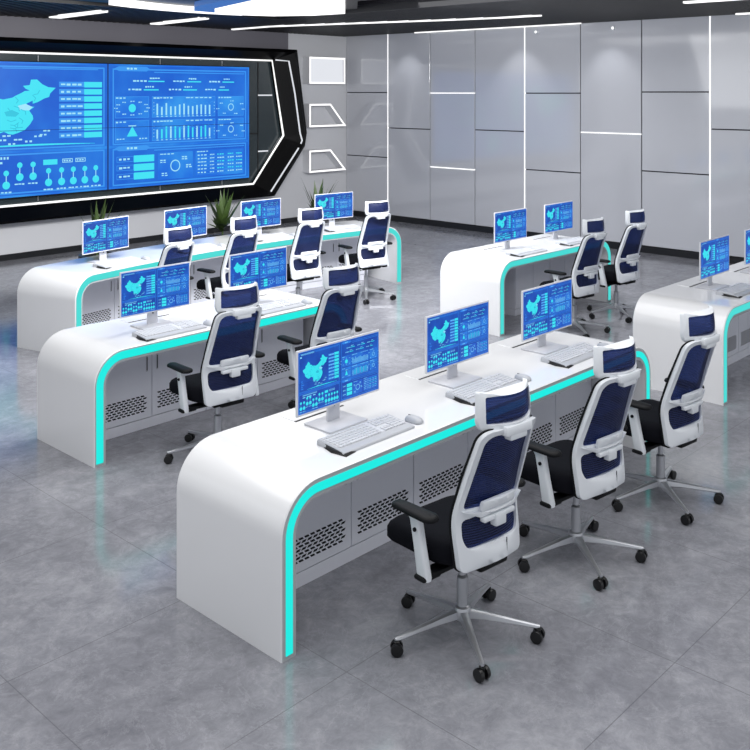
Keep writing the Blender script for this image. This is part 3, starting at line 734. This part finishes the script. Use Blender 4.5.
# ================================================================= CHAIR
def yb(z):      # back centre line (local, chair faces +y)
    z0 = min(max(z, .43), 1.3)
    return -.228 + .02 * math.exp(-((z0 - .62) / .12) ** 2) - .55 * max(0, z0 - .62) ** 2
def back_surf(x, z): return yb(z) + 1.3 * x * x
def head_surf(x, z): return -.345 + .03 * ((z - 1.15) / .1) ** 2 * (1 if z > 1.15 else .3) + 2.9 * x * x
def make_chair():
    t = thing('office_chair', '', 'office chair', (0, 0, 0), 0, 'white and navy mesh office chairs')
    # star base
    bm = bmesh.new(); lathe(bm, [(.03, .075), (.042, .085), (.045, .11), (.038, .135), (.03, .14)], n=20); link('hub', bm, M['silver'], t)
    for k in range(5):
        a = math.radians(94 + 72 * k); ca, sa = math.cos(a), math.sin(a)
        def q(r, s, z): return (ca * r - sa * s, sa * r + ca * s, z)
        bm = bmesh.new()
        rings = []
        for r, w, z0, z1 in ((.03, .024, .085, .125), (.12, .019, .083, .113), (.24, .014, .072, .094), (.335, .012, .062, .080), (.352, .009, .064, .077)):
            rings.append([q(r, -w, z0 + .006), q(r, -w * .6, z0), q(r, w * .6, z0), q(r, w, z0 + .006), q(r, w * .8, z1 - .003), q(r, w * .3, z1), q(r, -w * .3, z1), q(r, -w * .8, z1 - .003)])
        loft(bm, rings); lg = link('leg', bm, M['silver'], t)
        bm = bmesh.new()
        cx, cy = ca * .342, sa * .342; ra = a + PI / 2 + random.Random(k).uniform(-.6, .6)
        rot = Matrix.Rotation(ra, 4, 'Z')
        tmp = bmesh.new()
        for sx in (-.019, .019):
            lathe(tmp, [(.018, sx - .010), (.027, sx - .009), (.029, sx), (.027, sx + .009), (.018, sx + .010)], axis='x', n=18, cz=.029)
        box(tmp, -.008, .008, -.014, .014, .03, .06, .004, 1)
        for v in tmp.verts: v.co = rot @ v.co + Vector((cx, cy, 0))
        me = bpy.data.meshes.new('tmp'); tmp.to_mesh(me); tmp.free(); bm.from_mesh(me); bpy.data.meshes.remove(me)
        link('caster', bm, M['caster'], lg)
    bm = bmesh.new(); lathe(bm, [(.026, .13), (.026, .27), (.022, .275), (.016, .28), (.016, .40)], n=18); link('gas_lift', bm, M['silver'], t)
    bm = bmesh.new(); box(bm, -.10, .10, -.12, .12, .365, .405, .012, 2); box(bm, -.28, -.03, -.07, .0, .370, .393, .008, 2); box(bm, .03, .28, -.07, .0, .370, .393, .008, 2); link('tilt_mechanism', bm, M['pad_black'], t)
    # seat cushion
    bm = bmesh.new(); rings = []
    for ins, z in ((.05, .402), (.015, .41), (0, .43), (0, .475), (.012, .497), (.035, .510), (.09, .515), (.16, .511)):
        R_ = []
        for x, y in rrect(.245 - ins, .235 - ins, max(.02, .11 - ins * .5), 6, 0, .08):
            f = max(0, (y - .18)) ; R_.append((x * (1 - .9 * max(0, -(y + .02))), y, z - .9 * f * f * 4 * .5 + .015 * (abs(x) / .25) ** 2))
        rings.append(R_)
    loft(bm, rings); link('seat', bm, M['chair_black'], t, 70)
    # armrests
    for s in (-1, 1):
        bm = bmesh.new(); rings = []
        for ins, z in ((.012, .637), (.002, .641), (0, .649), (.004, .658), (.014, .663), (.03, .664)):
            rings.append([(s * .288 + x * (1 - .15 * (y > .03)), y, z - .015 * max(0, y - .05) * 4) for x, y in rrect(.043 - ins, .135 - ins, 0.04 - ins * .6, 6, 0, .015)])
        loft(bm, rings); pad = link('armrest_pad', bm, M['pad_black'], t, 70)
        bm = bmesh.new()
        rings = [[(s * (.280 + dx), y + .015 - (.63 - z) * .22, z) for dx, y in rrect(w, l, min(w, l) * .6, 3)] for w, l, z in ((.016, .030, .365), (.019, .034, .38), (.018, .030, .5), (.018, .030, .61), (.020, .040, .63))]
        loft(bm, rings); po = link('armrest_post', bm, M['chair_white'], t, 50)
        bm = bmesh.new(); lathe(bm, [(.009, s * .292 - (0 if s > 0 else .014)), (.009, s * .292 + (.014 if s > 0 else 0))], axis='x', n=12, cy=.0, cz=.575); link('height_button', bm, M['pad_black'], po)
        bm = bmesh.new(); box(bm, min(s * .20, s * .312), max(s * .20, s * .296), -.07, .0, .362, .385, .012, 2); link('armrest_bracket', bm, M['pad_black'], t)
    # back frame with two windows
    outer = rpoly([(-.196, .412), (.196, .412), (.207, .60), (.174, 1.078), (-.174, 1.078), (-.207, .60)], [.028, .028, .14, .055, .055, .14], 6)
    up = rpoly([(-.178, .685), (.178, .685), (.150, 1.052), (-.150, 1.052)], [.03, .03, .05, .05], 5)
    lo = rpoly([(-.158, .508), (.158, .508), (.177, .55), (.178, .640), (-.178, .640), (-.177, .55)], [.03, .03, .04, .03, .03, .04], 4)
    bm = bmesh.new(); curved_plate(bm, outer, [up, lo], back_surf, .026)
    o = link('back_frame', bm, M['chair_white'], t, 40); bevel_mod(o, .006, 2, 60)
    rim = [(x * 1.018, .725 + (z - .725) * 1.012) for x, z in outer]
    bm = bmesh.new(); curved_plate(bm, rim, [rpoly([(-.15, .47), (.15, .47), (.18, .62), (.15, 1.05), (-.15, 1.05), (-.18, .62)], .03, 4)], lambda x, z: back_surf(x, z) + .0265, .008)
    link('back_rim', bm, M['pad_black'], t, 40)
    for nm, wn in (('upper', up), ('lower', lo)):
        c = (0, sum(p[1] for p in wn) / len(wn)); big = [(x * 1.05, c[1] + (z - c[1]) * 1.07) for x, z in wn]
        bm = bmesh.new(); curved_plate(bm, big, [], lambda x, z: back_surf(x, z) + .015, .003); link('back_mesh', bm, M['fabric'], t, 60)
    # lumbar pad, strap and clip on the outside
    bm = bmesh.new(); curved_plate(bm, rpoly([(-.108, .672), (.108, .672), (.108, .722), (-.108, .722)], .012, 3), [], lambda x, z: back_surf(x, z) - .020, .016); o = link('lumbar_pad', bm, M['chair_white'], t, 40); bevel_mod(o, .004, 2)
    bm = bmesh.new(); curved_plate(bm, rpoly([(-.19, .684), (-.11, .648), (.11, .648), (.19, .684), (.11, .672), (-.11, .672)], .01, 3), [], lambda x, z: back_surf(x, z) - .022, .024); o = link('lumbar_strap', bm, M['chair_white'], t, 40); bevel_mod(o, .004, 2)
    bm = bmesh.new(); y0 = yb(.62) - .032; box(bm, -.035, .035, y0, y0 + .04, .588, .648, .008, 2); box(bm, -.10, .10, y0 + .008, y0 + .04, .622, .646, .006, 2); link('lumbar_clip', bm, M['chair_white'], t)
    # spine foot joining back and seat
    bm = bmesh.new(); box(bm, -.09, .09, -.20, -.08, .385, .425, .012, 2); box(bm, -.05, .05, -.204, -.12, .40, .44, .01, 2); link('back_mount', bm, M['pad_black'], t)
    bm = bmesh.new(); yy = back_surf(0, .47); box(bm, .058, .0605, back_surf(.06, .47) - .0012, back_surf(.06, .47) + .003, .432, .51); link('frame_seam', bm, M['cab_seam'], t, 0)
    # headrest
    ho = rpoly([(-.155, 1.062), (.155, 1.062), (.172, 1.11), (.158, 1.242), (.13, 1.236), (-.13, 1.236), (-.158, 1.242), (-.172, 1.11)], [.03, .03, .04, .02, .03, .03, .02, .04], 4)
    hi = rpoly([(-.146, 1.100), (.146, 1.100), (.142, 1.220), (-.142, 1.220)], .012, 4)
    bm = bmesh.new(); curved_plate(bm, ho, [hi], head_surf, .024, .025); o = link('headrest_frame', bm, M['chair_white'], t, 40); bevel_mod(o, .006, 2, 60)
    bm = bmesh.new(); curved_plate(bm, [(x * 1.05, 1.158 + (z - 1.158) * 1.05) for x, z in hi], [], lambda x, z: head_surf(x, z) + .012, .003, .025); link('headrest_mesh', bm, M['fabric'], t, 60)
    bm = bmesh.new(); box(bm, -.085, .085, -.348, -.301, 1.045, 1.09, .009, 2); box(bm, -.055, .055, -.344, -.301, 1.02, 1.06, .008, 2); link('headrest_bracket', bm, M['chair_white'], t)
    return t
ch0 = make_chair()
for o in C.objects:
    if o.parent == ch0 and o.name.split('.')[0] in ('back_frame', 'back_rim', 'back_mesh', 'lumbar_pad', 'lumbar_strap', 'lumbar_clip', 'headrest_frame', 'headrest_mesh', 'headrest_bracket'):
        for v in o.data.vertices:
            if v.co.z > .58: v.co.z = .58 + (v.co.z - .58) * .95
index_kids()
used = {'c': False, 'm': False, 'k': False, 's': False}
def place(proto, key, label, loc, rz):
    o = proto if not used[key] else copy_tree(proto)
    used[key] = True; o['label'] = label; o.location = loc; o.rotation_euler = (0, 0, rz); return o

ST = []   # (desk words, monitor left x, monitor y, rot)
for lb, x in (('at the left end of the nearest desk', 3.20), ('in the middle of the nearest desk', 4.21), ('at the right end of the nearest desk', 5.19)): ST.append((lb, x, 3.13, 0, True))
for lb, x in (('at the left end of the left middle desk', 3.725), ('at the right end of the left middle desk', 4.72)): ST.append((lb, x, 5.62, 0, True))
for lb, x in (('at the left end of the back right desk', 8.345), ('at the right end of the back right desk', 9.325)): ST.append((lb, x, 5.65, 0, False))
for lb, x in (('on the right edge desk, left one', 7.95), ('sliced by the right picture edge', 8.93)): ST.append((lb, x, 3.16, 0, False))
for lb, x in (('at the left end of the long back desk', 5.29), ('second from left on the long back desk', 6.34), ('third from left on the long back desk', 7.41), ('at the right end of the long back desk', 8.50)):
    th = math.atan(-.104 * (x - 7.07)); ST.append((lb, x - .305 * math.cos(th), 8.47 + WB(x) - .305 * math.sin(th), th, True))
for lb, x, y, rz, mouse in ST:
    c, s = math.cos(rz), math.sin(rz)
    def off(dx, dy): return (x + (.305 + dx) * c - dy * s, y + (.305 + dx) * s + dy * c, H + .0005)
    place(mon0, 'm', 'white monitor with a blue map screen ' + lb, off(0, .42), rz)
    place(kb0, 'k', 'white keyboard ' + lb, off(-.035, .19), rz)
    if mouse: place(ms0, 's', 'small white mouse ' + lb, off(.29, .155), rz)

Y12 = math.radians(-6)
def BC(x, d=.46):
    th = math.atan(-.104 * (x - 7.07)); return x + d * math.sin(th), 8.47 + WB(x) - d * math.cos(th), th + Y12
for lb, x, y, r in (
        ('white and navy mesh chair nearest to the viewer, left one at the nearest desk', 3.447, 2.69, Y12),
        ('white and navy mesh chair, middle one of the three at the nearest desk', 4.45, 2.70, Y12),
        ('white and navy mesh chair at the right end of the nearest desk', 5.43, 2.70, Y12),
        ('white and navy mesh chair at the left middle desk, left of the two', 4.007, 5.26, Y12),
        ('white and navy mesh chair at the left middle desk, right one, partly behind a monitor', 4.99, 5.26, Y12),
        ('white and navy mesh chair at the back desk, leftmost, mostly behind a monitor', *BC(5.20)),
        ('white and navy mesh chair at the back desk, second from left', *BC(6.18)),
        ('white and navy mesh chair at the back desk, third from the left', *BC(7.24)),
        ('white and navy mesh chair at the right end of the back desk', *BC(8.33)),
        ('white and navy mesh chair at the back right desk, left one', 8.61, 5.25, Y12),
        ('white and navy mesh chair at the back right desk, right one', 9.55, 5.28, Y12)):
    place(ch0, 'c', lb, (x, y, 0), r)

# ================================================================= PLANTS
def plant(label, x, y, seed, ztop):
    t = thing('potted_plant', label, 'potted plant', (x, y, 0), 0, 'potted plants behind the back desk'); rd = random.Random(seed)
    bm = bmesh.new(); lathe(bm, [(.15, 0), (.155, .01), (.20, .60), (.205, .61), (.205, .64), (.185, .64), (.18, .60)], n=24); link('pot', bm, M['pot'], t)
    bm = bmesh.new(); lathe(bm, [(.178, .60), (.178, .615)], n=20)
    link('soil', bm, M['soil'], t)
    bm = bmesh.new()
    tube(bm, [(0, 0, .61), (.005, 0, .72), (0, .005, .80)], .014, 7)
    for k in range(36):
        a = k * 2.4 + rd.uniform(-.3, .3); e = math.radians(rd.choice((rd.uniform(58, 84), rd.uniform(20, 55)))); L = rd.uniform(.24, ztop - .76) if e > .9 else rd.uniform(.2, .3)
        z = .70 + rd.uniform(0, .10); p = Vector((0, 0, z)); d = Vector((math.cos(a) * math.cos(e), math.sin(a) * math.cos(e), math.sin(e))); side = Vector((-math.sin(a), math.cos(a), 0))
        N = 7; prev = None
        for i in range(N + 1):
            s = i / N; w = .036 * (math.sin(PI * min(1, s * .9 + .12)) ** .8) * (1 - s ** 4) + .0008
            up = side.cross(d).normalized()
            cur = [bm.verts.new(p - side * w), bm.verts.new(p + up * w * .25), bm.verts.new(p + side * w), bm.verts.new(p - up * .001 + up * w * .18)]
            if prev:
                for j in range(4): bm.faces.new((prev[j], prev[(j + 1) % 4], cur[(j + 1) % 4], cur[j]))
            prev = cur; p = p + d * (L / N); d = (d + Vector((0, 0, -.07 * s * (1.3 - e * .6)))).normalized()
    bmesh.ops.recalc_face_normals(bm, faces=bm.faces)
    link('foliage', bm, M['leaf'], t, 50)
plant('spiky green potted plant behind the back desk, leftmost, over a monitor top', 5.71, 9.75, 3, 1.34)
plant('spiky green potted plant behind the back desk, middle one, fully seen beside a chair', 7.50, 9.75, 5, 1.30)
plant('spiky green potted plant behind the back desk, rightmost, below the wall frames', 9.17, 9.75, 9, 1.36)

# ================================================================= LIGHT
def area(name, loc, sx, sy, e, col=(1, 1, 1), rot=(0, 0, 0)):
    l = bpy.data.lights.new(name, 'AREA'); l.shape = 'RECTANGLE'; l.size = sx; l.size_y = sy; l.energy = e; l.color = col
    o = bpy.data.objects.new(name, l); C.objects.link(o); o.location = loc; o.rotation_euler = rot; return o
area('overhead_fill', (3.9, 3.4, 3.55), 6.5, 6.5, 290, (1, .99, .98))  # added out-of-view fill from above, brightens desk tops and floor
area('screen_wall_fill', (6.6, 6.4, 3.45), 5, 1.6, 480, (1, 1, 1), (math.radians(58), 0, math.radians(-8)))  # added out-of-view fill, tilted to brighten the screen wall
area('right_wall_fill', (9.4, 4.2, 3.45), 3, 8, 170, (.97, .98, 1), (0, math.radians(-58), 0))  # added fill with no fixture, tilted to brighten the right wall
for y in (9.3, 7.6, 4.6, 11.9):
    l = bpy.data.lights.new('wall_wash', 'SPOT'); l.energy = 16; l.spot_size = math.radians(75); l.spot_blend = .8; l.shadow_soft_size = .05; l.color = (.97, .98, 1)
    o = bpy.data.objects.new('wall_wash', l); C.objects.link(o); o.location = (13.0, y, 3.55)
    o.rotation_euler = Vector((.55, 0, -1.1)).to_track_quat('-Z', 'Y').to_euler()
w = bpy.data.worlds.new('World'); SC.world = w; w.use_nodes = True
bg = w.node_tree.nodes['Background']; bg.inputs[0].default_value = (.93, .96, 1.0, 1); bg.inputs[1].default_value = .85

# ================================================================= CAMERA
cam = bpy.data.cameras.new('Camera'); co = bpy.data.objects.new('Camera', cam); C.objects.link(co)
co.location = (0, 0, 2.5); co.rotation_euler = (PI / 2, 0, math.radians(43.25 - 90))
cam.sensor_width = 36; cam.lens = 945 / 750 * 36; cam.shift_y = -283 / 750; cam.clip_end = 100
SC.camera = co
vs = SC.view_settings; vs.view_transform = 'Standard'; vs.look = 'None'; vs.gamma = 1; vs.exposure = 0; vs.use_curve_mapping = False
